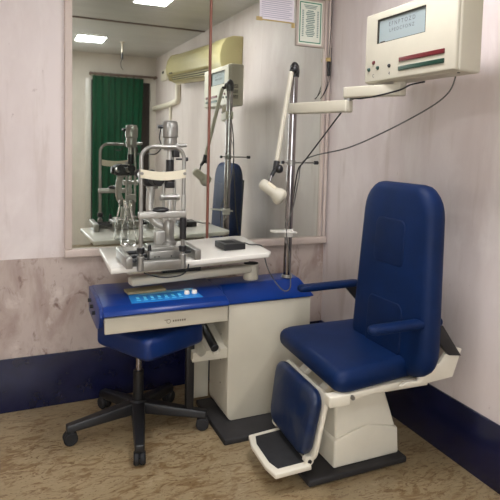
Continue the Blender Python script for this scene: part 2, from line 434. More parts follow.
# ceiling lights
def ceil_light(x, y, label, s=.15, sy=None):
    sy = sy or s
    o = thing('ceiling_light', label, 'ceiling light', (x, y, ZC-.02), 'flat ceiling light panels')
    f = B(); t = .012
    f.box((x-s-t, y-sy-t, ZC-.018), (x+s+t, y-sy, ZC)).box((x-s-t, y+sy, ZC-.018), (x+s+t, y+sy+t, ZC))
    f.box((x-s-t, y-sy, ZC-.018), (x-s, y+sy, ZC)).box((x+s, y-sy, ZC-.018), (x+s+t, y+sy, ZC))
    f.build('frame', 'top_white', o)
    B().box((x-s, y-sy, ZC-.014), (x+s, y+sy, ZC-.002)).build('diffuser', 'lamp_panel', o)
ceil_light(-.82, -1.46, 'flat white ceiling light panel nearest the mirror, at the top of the reflection', .14, .36)
ceil_light(-1.07, -3.92, 'flat white ceiling light panel at the far end, reflected left above the green curtain', .16, .2)
ceil_light(-2.5, -1.62, 'flat white ceiling light panel on the left side nearest the mirror wall', .15, .2)  # unseen panel added as extra room light
ceil_light(-2.6, -3.92, 'flat white ceiling light panel at the far left behind the viewer', .16, .2)  # second added panel, likewise out of view

# ------------------------------------------------------------------ refraction desk
dk = thing('exam_desk', 'white instrument desk with blue top, drawer and pedestal cabinet below the mirror', 'desk', (-.9, -.5, 0))
# blue top : two sections with a sloped front
B().prism([(-1.565, -.33, .70), (-1.565, -.33, .755), (-1.565, -.56, .757), (-1.565, -.715, .743), (-1.565, -.752, .728), (-1.565, -.768, .708), (-1.565, -.76, .704)],
          (.60, 0, 0), .008, 3).build('desktop', 'blue', dk)
B().hull([(-.97, -.40, .664), (-.405, -.40, .664), (-.405, -.625, .664), (-.935, -.625, .664), (-.97, -.735, .70)],
         [(-.97, -.40, .757), (-.455, -.40, .757), (-.47, -.545, .757), (-.94, -.56, .757), (-.97, -.68, .748)], .010, 3).build('desktop_end', 'blue', dk)
B().prism([(-1.578, -.33, .62), (-1.578, -.33, .75), (-1.578, -.56, .752), (-1.578, -.72, .738), (-1.578, -.745, .70), (-1.578, -.70, .64), (-1.578, -.62, .615)], (.02, 0, 0), .005).build('side_cheek', 'blue', dk)
for y, z in ((-.42, .70), (-.50, .69), (-.58, .68)):
    B().cyl((-1.592, y, z), (-1.577, y, z), .009, n=14).build('knob', 'black', dk)
B().box((-1.53, -.735, .692), (-.98, -.36, .706)).build('drawer_rail', 'black', dk)  # black strip stands in for the shade in the gap above the drawer
dr = B().box((-1.557, -.748, .622), (-.968, -.728, .698), .004).box((-1.53, -.73, .625), (-.985, -.38, .685)).build('drawer', 'cab', dk)
# maker's emblem on the drawer: oval ring and a short row of worn letters
e = B(); ex, ez, ey = -1.265, .654, -.7488
mtx = Matrix.Translation((ex, ey, ez)) @ Matrix.Rotation(PI/2, 4, 'X')
e.lathe([(.008, 0), (.0105, 0), (.0105, .0012), (.008, .0012), (.008, 0)], (ex, ey+.0004, ez), (0, -1, 0), 20)
for i in range(6):
    x = ex+.020+.011*i; e.box((x, ey-.0012, ez-.004), (x+.007, ey+.0004, ez+.005))
e.box((ex-.02, ey-.0010, ez+.006), (ex-.006, ey+.0004, ez+.009))
e.build('emblem', 'gold', dr)
# cabinet pedestal with rounded foot corner
poly = [(-.912, -.612, .66), (-.428, -.612, .66), (-.428, -.612, .032), (-.887, -.612, .032), (-.900, -.612, .040), (-.908, -.612, .055), (-.912, -.612, .085)]
B().prism(poly, (0, .30, 0), .004).build('cabinet', 'cab', dk)
B().box((-1.0, -.26, .02), (-.90, -.235, .66), .003).build('back_panel', 'cab', dk)
B().box((-.985, -.785, 0), (-.34, -.30, .030), .006).build('plinth', 'plinth', dk)
for z in (.20, .33, .47): B().cyl((-.9135, -.50, z), (-.9115, -.50, z), .005, n=10).build('screw', 'gold', dk)
# rack with two grooves for hand instruments
pts = []; X0, X1 = -1.10, -.912; gx = (-1.052, -.975); gr = .025; zt = .425
pts = [(X1, -.60, .375), (X0, -.60, .375), (X0, -.60, zt)]
for c in gx:
    for k in range(9):
        a = PI+PI*k/8; pts.append((c+gr*math.cos(a), -.60, zt+gr*math.sin(a)))
pts.append((X1, -.60, zt))
B().prism(pts, (0, .30, .085)).build('handle_rack', 'cab', dk)
# control panel on the sloping front
def slope(y): return .757 - (-.56-y)*.014/.155
cp = B(); ya, yb = -.572, -.708
cp.prism([(-1.425, ya, slope(ya)+.0004), (-1.10, ya, slope(ya)+.0004), (-1.085, yb, slope(yb)+.0004), (-1.43, yb, slope(yb)+.0004)], (0, 0, .002))
cp = cp.build('control_panel', 'panel_blue', dk, smooth=False)
q = B(); q.prism([(-1.42, ya-.004, slope(ya)+.0026), (-1.11, ya-.004, slope(ya)+.0026), (-1.11, ya-.028, slope(ya-.028)+.0026), (-1.36, ya-.040, slope(ya-.04)+.0026)], (0, 0, .0006))
q.build('title_band', 'panel_light', cp, smooth=False)
q = B()
for i in range(7): 
    x = -1.392+.034*i
    q.box((x-.006, -.665, slope(-.665)+.003), (x+.006, -.635, slope(-.64)+.0045)); q.box((x-.01, -.684, slope(-.68)+.0022), (x+.01, -.678, slope(-.68)+.0035))
q.build('button', 'btn', cp, smooth=False)
q = B(); q.box((-1.215, -.592, slope(-.59)+.003), (-1.15, -.584, slope(-.585)+.0045))
q.build('title_print', 'ink', cp, smooth=False)
for x in (-1.150, -1.112): B().cyl((x, -.650, slope(-.650)+.001), (x, -.650, slope(-.650)+.020), .014, .012, 18, .002).build('dial', 'top_white', cp)

tb = B().box((-.095, -.04, 0), (.095, .04, .012), .002, mtx=Matrix.Translation((-1.338, -.560, .769)) @ Matrix.Rotation(.08, 4, 'Z')).build('notebook', 'tan')
tag(tb, 'small tan booklet lying on the blue desk top beside the control panel', 'booklet')
tb.location.z -= .010

# black handle in the rack
hd = thing('hand_scope', 'black hand instrument resting in the groove of the white rack under the desk', 'instrument handle', (-.975, -.45, .44))
B().cyl((-.975, -.585, .426), (-.975, -.36, .490), .022, n=20, bev=.004).build('grip', 'black', hd)
B().cyl((-.975, -.36, .490), (-.975, -.325, .500), .014, n=16).build('neck', 'silver', hd)

# ------------------------------------------------------------------ pole with arms, tray and chart box
PX, PY = -.535, -.52
po = thing('instrument_pole', 'tall chrome pole standing on the right end of the blue desk', 'pole', (PX, PY, .757))
TX, TY, TZ = PX+.012, PY, 1.895
def pole_at(z): 
    t = (z-.757)/(TZ-.757); return Vector((PX+(TX-PX)*t, PY, z))
B().cyl(pole_at(.757), pole_at(TZ), .0222, n=28).build('tube', 'chrome', po)
B().cyl(pole_at(.757), pole_at(.775), .032, .028, 24, .003).build('foot_flange', 'silver', po)
c = pole_at(TZ)
B().lathe([(.026, -.02), (.028, 0), (.028, .02), (.024, .042), (.014, .058), (0, .064)], (c.x, c.y, c.z)).sphere((c.x-.012, c.y-.022, c.z+.018), .024).build('cap', 'black', po)
c = pole_at(1.405)
rd = B().cyl((c.x-.045, c.y, c.z), (c.x+.15, c.y, c.z), .0045, n=10).build('cross_rod', 'silver', po)
B().cyl((c.x+.145, c.y, c.z), (c.x+.172, c.y, c.z), .011, n=14, bev=.003).build('knob', 'black', rd)
B().cyl((c.x-.06, c.y, c.z), (c.x-.045, c.y, c.z), .009, n=14).build('knob', 'black', rd)
B().cyl((c.x, c.y, c.z-.018), (c.x, c.y, c.z+.018), .024, n=20, bev=.003).build('clamp', 'silver', po)
c = pole_at(1.012)
br = B()
br.prism([(c.x-.125, c.y-.03, c.z+.012), (c.x-.10, c.y-.045, c.z+.010), (c.x+.035, c.y-.04, c.z-.002), (c.x+.04, c.y+.03, c.z-.002), (c.x-.03, c.y+.035, c.z+.005), (c.x-.12, c.y-.005, c.z+.013)], (0, 0, .010), .002)
br.cyl((c.x, c.y, c.z-.022), (c.x, c.y, c.z+.022), .027, n=20)
br.build('holder_bracket', 'top_white', po)
c = pole_at(1.70)
# lower arm turning on the pole, upper arm carrying the chart
def bar(b, p, q, hw, z0, z1, bev=.008):
    p, q = Vector((*p, 0)), Vector((*q, 0)); d = (q-p).normalized(); n = Vector((-d.y, d.x, 0))*hw
    return b.hull([(v.x, v.y, z0) for v in (p-n, q-n, q+n, p+n)], [(v.x, v.y, z1) for v in (p-n, q-n, q+n, p+n)], bev, 3)
E1 = (-.415, -.925); E2 = (-.30, -1.20)
ar = thing('chart_arm', 'cream folding arm reaching from the chrome pole to the chart box', 'arm', (c.x, c.y, 1.67))
a1 = B(); bar(a1, (c.x-.005, c.y+.02), E1, .028, 1.672, 1.732); a1.build('lower_arm', 'cream', ar)
a2 = B(); bar(a2, (E1[0]-.005, E1[1]+.03), E2, .028, 1.742, 1.797); a2.build('upper_arm', 'cream', ar)
B().cyl((E1[0], E1[1]+.015, 1.728), (E1[0], E1[1]+.015, 1.746), .02, n=18).build('pivot', 'silver', ar)
B().cyl((E2[0], E2[1]+.03, 1.79), (E2[0], E2[1]+.03, 1.812), .03, n=18).build('swivel', 'cream', ar)
B().cyl((E2[0]-.029, E2[1]+.04, 1.765), (E2[0]-.033, E2[1]+.04, 1.765), .004, n=8).build('screw', 'black', ar)

ch = thing('vision_chart_box', 'cream lit vision chart box with letters, knobs and red and green switches', 'vision chart', (-.305, -1.29, 1.806))
y0, y1, zb, zt, xf, xb = -1.615, -.972, 1.806, 2.14, -.37, -.24
sy0, sy1, sz0, sz1 = -1.42, -1.072, 1.987, 2.100
f = B()   # faceplate with an opening for the screen
f.box((xf+.012, y0, zb), (xb, y1, zt), .014, 4)
body = f.build('case', 'cream', ch)
f = B(); bm = bmesh.new()
oy0, oy1, oz0, oz1 = y0+.006, y1-.006, zb+.006, zt-.006
def loop(ya, yb, za, zb_, x): return [bm.verts.new((x, y, z)) for y, z in ((ya, za), (yb, za), (yb, zb_), (ya, zb_))]
of, ob = loop(oy0, oy1, oz0, oz1, xf), loop(oy0, oy1, oz0, oz1, xf+.02)
nf, nb = loop(sy0, sy1, sz0, sz1, xf), loop(sy0, sy1, sz0, sz1, xf+.02)
for i in range(4):
    j = (i+1) % 4
    bm.faces.new((of[i], of[j], nf[j], nf[i])); bm.faces.new((ob[i], ob[j], nb[j], nb[i]))
    bm.faces.new((of[i], of[j], ob[j], ob[i])); bm.faces.new((nf[i], nf[j], nb[j], nb[i]))
bmesh.ops.recalc_face_normals(bm, faces=bm.faces[:])
es = [e_ for e_ in bm.edges if all(v in of+ob for v in e_.verts) and any(v in of for v in e_.verts)]
bmesh.ops.bevel(bm, geom=es, offset=.009, segments=4, profile=.5, affect='EDGES')
f._merge(bm)
f.build('faceplate', 'cream', ch)
f = B(); e = .006
f.box((xf+.002, sy0, sz0), (xf+.013, sy0+e, sz1)).box((xf+.002, sy1-e, sz0), (xf+.013, sy1, sz1)).box((xf+.002, sy0, sz1-e), (xf+.013, sy1, sz1)).box((xf+.002, sy0, sz0), (xf+.013, sy1, sz0+.003))
f.build('screen_bezel', 'ac_dark', ch)
sc = B().box((xf+.009, sy0+.004, sz0+.002), (xf+.0125, sy1-.004, sz1-.004)).build('screen', 'screen', ch)
# text on the -X face: +x of text runs to -Y, +y to +Z
def face_mtx(y, z, x=xf+.0088):
    return Matrix(((0, 0, -1, x), (-1, 0, 0, y), (0, 1, 0, z), (0, 0, 0, 1)))
for row, sz, z in (('E F N P T O Z D', .027, 2.066), ('L P E D C F O N Z', .0225, 2.037)):
    q = B(); q.text(row, sz, face_mtx((sy0+sy1)/2, z)); q.build('letter_row', 'ink', sc, smooth=False)
B().box((xf+.003, sy1-.055, sz0+.001), (xf+.009, sy1-.022, sz0+.008), .002).build('tab', 'brown', ch)
def knob(y, z, m, r=.009):
    return B().cyl((xf-.008, y, z), (xf+.004, y, z), r*.85, r, 16, .002).build('knob', m, ch)
knob(-1.056, 1.902, 'red', .010); knob(-1.018, 1.873, 'green', .010); knob(-1.09, 1.875, 'green', .010); knob(-1.18, 1.875, 'black', .009)
for y in (-1.055, -1.18):
    q = B(); q.text('C' if y > -1.1 else '4', .022, face_mtx(y, 1.840, xf-.0003)); q.build('mark', 'ink', ch, smooth=False)
B().box((xf-.006, -1.545, 1.883), (xf+.004, -1.253, 1.903), .003).build('switch_bar', 'red', ch)
B().box((xf-.006, -1.545, 1.845), (xf+.004, -1.25, 1.864), .003).build('switch_bar', 'green', ch)
for k in range(3):
    q = B()
    for i in range(3): q.box((-.342, y1-.001, 1.865+.042*k+.010*i), (-.288, y1+.0008, 1.870+.042*k+.010*i))
    q.build('vent', 'ac_dark', ch, smooth=False)
for y in (-1.0, -1.585):
    B().cyl((-.33, y, zb-.003), (-.33, y, zb+.002), .006, n=10).build('screw', 'black', ch)

# ------------------------------------------------------------------ lamp on the pole
lp = thing('examination_lamp', 'cream spot lamp hanging on a long arm from the top of the chrome pole', 'lamp', (-.64, -.56, 1.23))
top = Vector((-.565, -.565, 1.895)); elb = Vector((-.664, -.62, 1.404))
am = B(); am.tube([top, elb], .0135, 14, 0); am.build('arm', 'cream', lp)
B().cyl(top, top+Vector((.045, .035, .015)), .012, n=12).build('pivot', 'black', lp)
dv = (elb-top).normalized()
B().cyl(elb-dv*.012, elb+dv*.035, .017, .016, 16, .003).sphere(elb+Vector((.010, -.012, -.030)), .023).cyl(elb+dv*.03, elb+Vector((-.032, -.01, -.068)), .013, .010, 14).build('elbow_joint', 'black', lp)
hc = Vector((-.690, -.625, 1.268))       # lamp head
B().cyl(elb+Vector((-.030, -.01, -.062)), hc+Vector((-.015, 0, .03)), .006, n=12).build('stem', 'chrome', lp)
hax = Vector((.66, -.22, -.50)).normalized()
hs = hc-hax*.050+Vector((-.020, 0, .004))
B().lathe([(0, -.004), (.016, -.002), (.025, .004), (.029, .015), (.030, .082), (.033, .092), (.039, .102), (.044, .116), (.045, .128), (.041, .142), (.030, .150), (.025, .151)], hs, hax).build('lamp_head', 'cream', lp)
B().lathe([(.029, .1485), (.02, .147), (0, .146)], hs, hax).build('lens', 'screen', lp)
u = Vector((.35, -.75, .56)); u = (u-hax*u.dot(hax)).normalized(); wv = hax.cross(u)
mtx = Matrix(((hax.x, wv.x, u.x, 0), (hax.y, wv.y, u.y, 0), (hax.z, wv.z, u.z, 0), (0, 0, 0, 1))); mtx.translation = hs
B().box((.030, -.011, .022), (.078, .011, .0315), .002, mtx=mtx).build('vent_panel', 'strap', lp)

# ------------------------------------------------------------------ swing table (tilts slightly up to the right)
st = thing('swing_table', 'white instrument table top carried on a swing arm above the blue desk', 'table', (-1.11, -.38, .76))
def ttz(x): return .905+(x+1.52)*.0366
def tslab(lo, hi, zo0, zo1, bev, b=None):
    b = b or B(); (xa, ya), (xb_, yb_) = lo, hi
    P = [(xa, ya), (xb_, ya), (xb_, yb_), (xa, yb_)]
    return b.hull([(x, y, ttz(x)+zo0) for x, y in P], [(x, y, ttz(x)+zo1) for x, y in P], bev, 3)
P = [(-1.52, -.665), (-.712, -.660), (-.688, -.635), (-.650, -.13), (-.69, -.10), (-1.50, -.125)]
B().hull([(x, y, ttz(x)-.027) for x, y in P], [(x, y, ttz(x)) for x, y in P], .006, 3).build('table_top', 'top_white', st)
tslab((-1.43, -.60), (-.80, -.24), -.052, -.0275, .004).build('under_frame', 'cab', st)
aa = B(); bar(aa, (-1.42, -.60), (-.745, -.50), .034, .802, .842, .012)
aa.build('swing_arm', 'cab', st)
B().box((-1.25, -.56, .84), (-1.05, -.42, .875), .004).build('riser', 'black', st)
B().cyl((-.745, -.495, .758), (-.745, -.495, .846), .042, n=28, bev=.004).build('pivot_post', 'cab', st)
B().cyl((-.745, -.495, .8465), (-.745, -.495, .850), .040, n=28).build('pivot_cap', 'ac_dark', st)

# ------------------------------------------------------------------ slit lamp
sl = thing('slit_lamp', 'silver slit lamp microscope with chin rest standing on the white swing table', 'slit lamp', (-1.27, -.55, .915))
HY = -.69; XA, XB = -1.388, -1.186
pts = [(XA, HY, .92), (XA, HY, 1.15), (XA, HY, 1.38)]
for k in range(7): a = PI-PI/2*k/6; pts.append((XA+.055+.055*math.cos(a), HY, 1.421+.055*math.sin(a)))
for k in range(7): a = PI/2-PI/2*k/6; pts.append((XB-.055+.055*math.cos(a), HY, 1.421+.055*math.sin(a)))
pts += [(XB, HY, 1.38), (XB, HY, 1.15), (XB, HY, .92)]
B().tube(pts, .0095, 14, 3).build('headrest_frame', 'silver', sl)
for x in (XA, XB):
    B().cyl((x, HY, .892), (x, HY, .962), .017, n=20, bev=.003).build('post_socket', 'silver', sl)
    B().cyl((x, HY, .975), (x, HY, 1.003), .018, n=20, bev=.003).build('collar', 'black', sl)
B().box((XA+.01, HY-.02, .893), (XB-.01, HY+.022, .938), .004).build('table_clamp', 'silver', sl)
B().cyl((XB, HY, 1.035), (XB, HY, 1.138), .0155, .0175, 18, .003).cyl((XB, HY, 1.138), (XB, HY, 1.15), .0125, n=18).build('height_grip', 'black', sl)
B().cyl((XB, HY, 1.18), (XB, HY, 1.25), .0115, n=18, bev=.002).build('sleeve', 'silver_lt', sl)
sp = [(XA-.006+(XB-XA+.012)*k/16, HY-.012+.012*math.sin(PI*k/16), 1.352-.013*math.sin(PI*k/16)) for k in range(17)]
stp = B().ribbon(sp, (0, 0, .020), .006).build('forehead_strap', 'strap', sl)
for x in (XA, XB): B().cyl((x, HY-.022, 1.352), (x, HY-.008, 1.352), .007, n=12).build('rivet', 'silver', stp)
B().box((XA-.012, HY-.018, 1.140), (XB+.012, HY+.018, 1.172), .006).build('chin_rest_bar', 'silver_lt', sl)
B().sphere((-1.295, HY+.005, 1.178), .04, (1, .75, .35)).build('chin_cup', 'black', sl)
# rails, carriage
rf = B().box((-1.458, -.71, ttz(-1.44)), (-1.427, -.44, ttz(-1.44)+.052), .004).build('rail_cover', 'silver', sl)
rf = B().box((-1.115, -.66, ttz(-1.1)), (-1.083, -.40, ttz(-1.1)+.05), .004).build('rail_cover', 'silver', sl)
B().cyl((-1.44, -.60, .942), (-1.10, -.58, .952), .010, n=12).cyl((-1.44, -.50, .942), (-1.10, -.48, .952), .010, n=12).build('axle', 'black', sl)
B().box((-1.425, -.66, .928), (-1.34, -.56, .94), .004).build('rail_pad', 'black', sl)
B().box((-1.338, -.645, .922), (-1.170, -.44, .972), .006).build('carriage', 'silver', sl)
B().box((-1.32, -.60, .968), (-1.20, -.46, .984), .006).build('carriage_step', 'silver_lt', sl)
B().cyl((-1.33, -.615, .965), (-1.33, -.615, 1.0), .010, .008, 14, .002).build('joystick', 'black', sl)
for x in (-1.31, -1.29, -1.23): B().cyl((x, -.6462, .945), (x, -.6445, .945), .0035, n=10).build('screw', 'black', sl)
TXx, TYy = -1.215, -.52
B().lathe([(0, 0), (.042, 0), (.042, .012), (.031, .02), (.029, .05), (.031, .055), (.031, .115), (.026, .125), (0, .125)], (TXx, TYy, .982)).build('turret', 'silver', sl)
B().box((-1.285, -.545, .984), (-1.235, -.495, 1.055), .008).build('turret_block', 'silver_lt', sl)
B().tube([(-1.235, -.51, 1.075), (-1.275, -.50, 1.095), (-1.298, -.49, 1.14), (-1.300, -.48, 1.20), (-1.293, -.47, 1.255), (-1.285, -.465, 1.285)], .021, 16).build('microscope_arm', 'silver_lt', sl)
mc = B().box((-1.335, -.52, 1.275), (-1.235, -.40, 1.345), .02, 4).build('microscope_body', 'black', sl)
B().cyl((-1.285, -.60, 1.315), (-1.285, -.515, 1.315), .030, .034, 22, .004).build('objective', 'black', sl)
for x in (-1.318, -1.252):
    B().cyl((x, -.405, 1.315), (x, -.32, 1.325), .019, .017, 18, .002).build('eyepiece', 'silver', sl)
    B().cyl((x, -.32, 1.325), (x, -.29, 1.328), .020, .024, 18, .003).build('eyecup', 'black', sl)
B().cyl((-1.352, -.46, 1.31), (-1.225, -.46, 1.31), .026, n=20, bev=.005).build('magnifier_drum', 'black', sl)
B().cyl((-1.285, -.46, 1.262), (-1.285, -.46, 1.28), .03, n=20).build('mount_ring', 'silver', sl)
# illumination tower
lx, ly = -1.212, -.52
for s, r in ((-.030, .008), (.026, .008)):
    B().cyl((lx+s, ly, 1.10), (lx+s, ly, 1.36), r, n=14).build('support_rod', 'silver_lt', sl)
B().box((lx-.036, ly-.018, 1.09), (lx+.032, ly+.018, 1.145), .006).build('lower_block', 'silver_lt', sl)
B().cyl((lx-.052, ly-.012, 1.222), (lx+.042, ly-.012, 1.222), .014, n=18, bev=.003).build('tilt_clamp', 'silver', sl)
for x in (lx-.050, lx+.034): B().cyl((x, ly-.012, 1.222), (x+.014, ly-.012, 1.222), .018, n=18, bev=.002).build('clamp_knob', 'silver_lt', sl)
B().cyl((lx-.004, ly-.03, 1.11), (lx-.004, ly-.02, 1.21), .014, .010, 16).build('lever', 'silver_lt', sl)
B().box((lx-.024, ly-.03, 1.27), (lx+.020, ly+.02, 1.30), .004).box((lx-.024, ly-.03, 1.30), (lx-.014, ly+.02, 1.318), .002).box((lx+.010, ly-.03, 1.30), (lx+.020, ly+.02, 1.318), .002).build('prism_holder', 'black', sl)
B().box((lx-.010, ly-.026, 1.30), (lx+.006, ly-.008, 1.345), .002).build('prism', 'chrome', sl)
B().cyl((lx-.002, ly-.01, 1.345), (lx-.002, ly-.01, 1.412), .020, n=20, bev=.002).build('slit_barrel', 'black', sl)
B().cyl((lx-.004, ly-.01, 1.41), (lx-.004, ly-.01, 1.475), .014, n=18).build('lens_tube', 'silver_lt', sl)
B().box((lx+.010, ly-.035, 1.425), (lx+.042, ly+.005, 1.463), .003).build('filter_box', 'black', sl)
B().cyl((lx+.03, ly-.01, 1.415), (lx+.085, ly-.01, 1.415), .005, n=10).cyl((lx+.07, ly-.01, 1.415), (lx+.09, ly-.01, 1.415), .010, n=14).build('aperture_knob', 'black', sl)
B().cyl((lx+.02, ly+.02, 1.36), (lx+.02, ly+.02, 1.475), .008, n=12).build('rear_rod', 'silver', sl)
B().lathe([(0, 0), (.032, 0), (.034, .01), (.036, .022), (.034, .062), (.039, .066), (.040, .07), (.040, .125), (.037, .130), (.036, .142), (.030, .148), (0, .150)], (lx, ly, 1.458)).build('lamp_house', 'silver', sl)
B().cyl((lx+.02, ly-.02, 1.482), (lx+.078, ly-.03, 1.485), .011, .009, 14, .002).build('focus_knob', 'silver', sl)
B().cyl((lx-.035, ly, 1.575), (lx-.062, ly, 1.575), .009, n=12, bev=.002).build('lamp_screw', 'black', sl)
B().tube([(lx-.045, ly, 1.572), (lx-.055, ly-.01, 1.52), (lx-.045, ly-.01, 1.475), (lx-.07, ly, 1.44), (lx-.11, ly+.02, 1.44)], .003, 8).build('lamp_wire', 'black', sl)
B().tube([(-1.375, -.705, .885), (-1.34, -.712, .872), (-1.28, -.715, .858), (-1.20, -.71, .862), (-1.165, -.70, .885), (-1.155, -.69, .91)], .0035, 8).build('power_wire', 'black', sl)

# clear bottle
bo = thing('clear_bottle', 'clear tapered plastic bottle standing on the white table near the mirror', 'bottle', (-1.34, -.115, ttz(-1.34)))
B().lathe([(0, 0), (.040, 0), (.043, .006), (.042, .05), (.034, .12), (.022, .185), (.017, .20), (.017, .225), (.014, .225), (.014, .20), (.019, .18), (.031, .12), (.039, .05), (.039, .008), (0, .006)], (-1.34, -.115, ttz(-1.34)), n=32).build('body', 'glass', bo)
B().lathe([(.0205, .208), (.0205, .228), (.016, .24), (0, .241)], (-1.34, -.115, ttz(-1.34)), n=24).build('cap', 'glass', bo)

# black power adapter
ad = thing('power_adapter', 'small black box with a grey cable lying on the right of the white table', 'adapter', (-.84, -.43, .93))
mt = Matrix.Translation((-.853, -.45, ttz(-.853)+.001)) @ Matrix.Rotation(math.radians(3), 4, 'Z')
B().box((-.062, -.072, 0), (.062, .072, .034), .005, mtx=mt).build('case', 'black', ad)
B().box((-.04, -.03, .034), (.02, .03, .0355), .0005, mtx=mt).build('label_plate', 'black_rub', ad)

# cables
gc = B().tube([(-.80, -.45, .948), (-.765, -.44, .952), (-.735, -.45, .943), (-.695, -.46, .941), (-.672, -.47, .935), (-.664, -.48, .90), (-.655, -.52, .82), (-.64, -.60, .755), (-.605, -.635, .715), (-.57, -.635, .73), (-.555, -.60, .80), (-.555, -.575, .92), (-.565, -.56, 1.02),
    (-.55, -.55, 1.08), (-.515, -.54, 1.17), (-.485, -.53, 1.30), (-.465, -.57, 1.425), (-.37, -.85, 1.495), (-.315, -1.08, 1.575), (-.262, -1.32, 1.675), (-.235, -1.42, 1.74), (-.225, -1.45, 1.80), (-.225, -1.45, 1.84)], .0035, 8).build('grey_cable', 'cable_grey')
tag(gc, 'thin grey cable looping from the black adapter past the chrome pole to the chart box', 'cable')
bc = B().tube([(-.26, -1.30, 1.80), (-.30, -1.25, 1.788), (-.335, -1.22, 1.765), (-.37, -1.10, 1.745), (-.385, -.98, 1.738), (-.39, -.90, 1.735), (-.40, -.80, 1.66), (-.43, -.68, 1.54), (-.47, -.56, 1.41), (-.485, -.52, 1.36), (-.488, -.48, 1.20), (-.49, -.44, 1.02), (-.485, -.40, .88), (-.47, -.375, .75), (-.46, -.36, .60), (-.45, -.35, .40)], .004, 8).build('black_cable', 'black')
tag(bc, 'black cable dropping from the chart box arm down behind the chrome pole', 'cable')

# ------------------------------------------------------------------ patient chair
YAW = math.radians(3)
CX, CY = -.415, -1.06
pc = thing('patient_chair', 'blue upholstered patient chair with white pump base and legrest at the right', 'chair', (CX, CY, 0))
fw = Vector((-math.cos(YAW), math.sin(YAW), 0)); lf = Vector((math.sin(YAW), math.cos(YAW), 0))
# local frame: x = to the chair's side nearest the mirror, y = backwards, z up
CM = Matrix(((lf.x, -fw.x, 0, CX), (lf.y, -fw.y, 0, CY), (0, 0, 1, 0), (0, 0, 0, 1)))
def T(x, y, z): return CM @ Matrix.Translation((x, y, z))
def LP(x, y, z): return CM @ Vector((x, y, z))
# base
B().box((-.765, -1.262, .006), (-.235, -.80, .036), .008).box((-.73, -1.235, 0), (-.66, -1.15, .01)).box((-.33, -1.235, 0), (-.26, -1.15, .01)).box((-.73, -.9, 0), (-.66, -.83, .01)).box((-.33, -.9, 0), (-.26, -.83, .01)).build('base_plate', 'plinth', pc)
bx0, bx1, by0, by1 = -.618, -.254, -1.222, -.84
def rect(x0, x1, y0, y1, z, seam=0):
    return [(x0, y0, z), ((x0+x1)/2, y0, z+seam), (x1, y0, z), (x1, y1, z), ((x0+x1)/2, y1, z+seam), (x0, y1, z)]
B().hull(rect(bx0, bx1, by0, by1, .036), rect(bx0+.006, bx1-.006, by0+.006, by1-.006, .165, .055), .012, 3).build('base_lower_cover', 'white', pc)
B().hull(rect(bx0+.014, bx1-.012, by0+.012, by1-.012, .16, .05), rect(bx0+.03, bx1-.075, by0+.062, by1-.06, .405), .016, 3).build('base_upper_cover', 'white', pc)
# seat
def cush(name, w, d, h, r, mt, m, bulge=.01, taper=0.): return B().cushion(w, d, h, r, bulge, mt, taper=taper).build(name, m, pc)
seat = cush('seat', .68, .56, .10, .055, T(0, .0, .516) @ Matrix.Rotation(math.radians(3), 4, 'X'), 'navy', .006, .16)
B().box((-.26, -.20, .405), (.26, .24, .446), .006, mtx=CM).build('seat_frame', 'white', pc)
for s in (-1, 1):
    B().hull([LP(s*u, v, z) for u, v, z in ((.30, -.285 if s < 0 else -.15, .428), (.335, -.285 if s < 0 else -.15, .428), (.29, .205, .446), (.25, .205, .446))],
             [LP(s*u, v, z) for u, v, z in ((.30, -.285 if s < 0 else -.15, .458), (.335, -.285 if s < 0 else -.15, .458), (.29, .205, .470), (.25, .205, .470))], .004).build('link_bar', 'white', pc)
    if s < 0: B().box((s*.318-.02, -.315, .415), (s*.318+.03, -.215, .462), .005, mtx=CM).build('bar_block', 'white', pc)
    if s < 0: B().cyl(LP(s*.30, -.205, .445), LP(s*.342, -.205, .445), .009, n=14).build('link_bolt', 'silver', pc)
    # hinge plate from the seat up to the armrest
    pp = [(s*.335, .02, .468), (s*.335, .12, .462), (s*.335, .30, .475), (s*.335, .345, .60), (s*.335, .28, .62), (s*.335, .22, .545), (s*.335, .13, .505), (s*.335, .115, .482), (s*.335, .06, .484)]
    B().prism([LP(*p) for p in pp], LP(s*.355, 0, 0)-LP(s*.335, 0, 0), .004).build('hinge_plate', 'white', pc)
# backrest : leans a little, narrower at the top
BT = T(-.13, .135, .910) @ Matrix.Rotation(math.radians(-5), 4, 'Z') @ Matrix.Rotation(math.radians(90), 4, 'X') @ Matrix.Rotation(math.radians(-2.5), 4, 'X')
back = B().cushion(.58, .86, .11, .13, .012, BT, taper=.17).build('backrest', 'navy', pc)
B().cushion(.22, .215, .014, .035, .003, BT @ Matrix.Translation((.0, .155, .0605)) , taper=.05).build('upper_pad', 'navy_dark', pc)
B().cushion(.26, .24, .014, .035, .003, BT @ Matrix.Translation((0, -.235, .0605)), taper=.05).build('lumbar_pad', 'navy_dark', pc)
B().box((-.20, -.36, -.075), (.20, .30, -.055), .006, mtx=BT).build('back_panel', 'black', pc)
for s in (-1, 1):
    x = s*.36
    pth = [LP(x, -.10, .735), LP(x, .0, .745), LP(x, .12, .748), LP(x, .21, .735)]
    pts = [(x-.030, -.13), (x+.030, -.13), (x+.030, .22), (x-.030, .22)]
    B().cushion(.062, .37, .036, .028, .003, T(x, .03, .740) @ Matrix.Rotation(math.radians(1.5), 4, 'X')).build('armrest', 'navy', pc)
    B().hull([LP(x-.012, .13, .725), LP(x+.012, .13, .725), LP(x+.012, .22, .725), LP(x-.012, .22, .725)],
             [LP(x-.012, .26, .585), LP(x+.012, .26, .585), LP(x+.012, .33, .575), LP(x-.012, .33, .575)], .004).build('arm_bracket', 'black', pc)
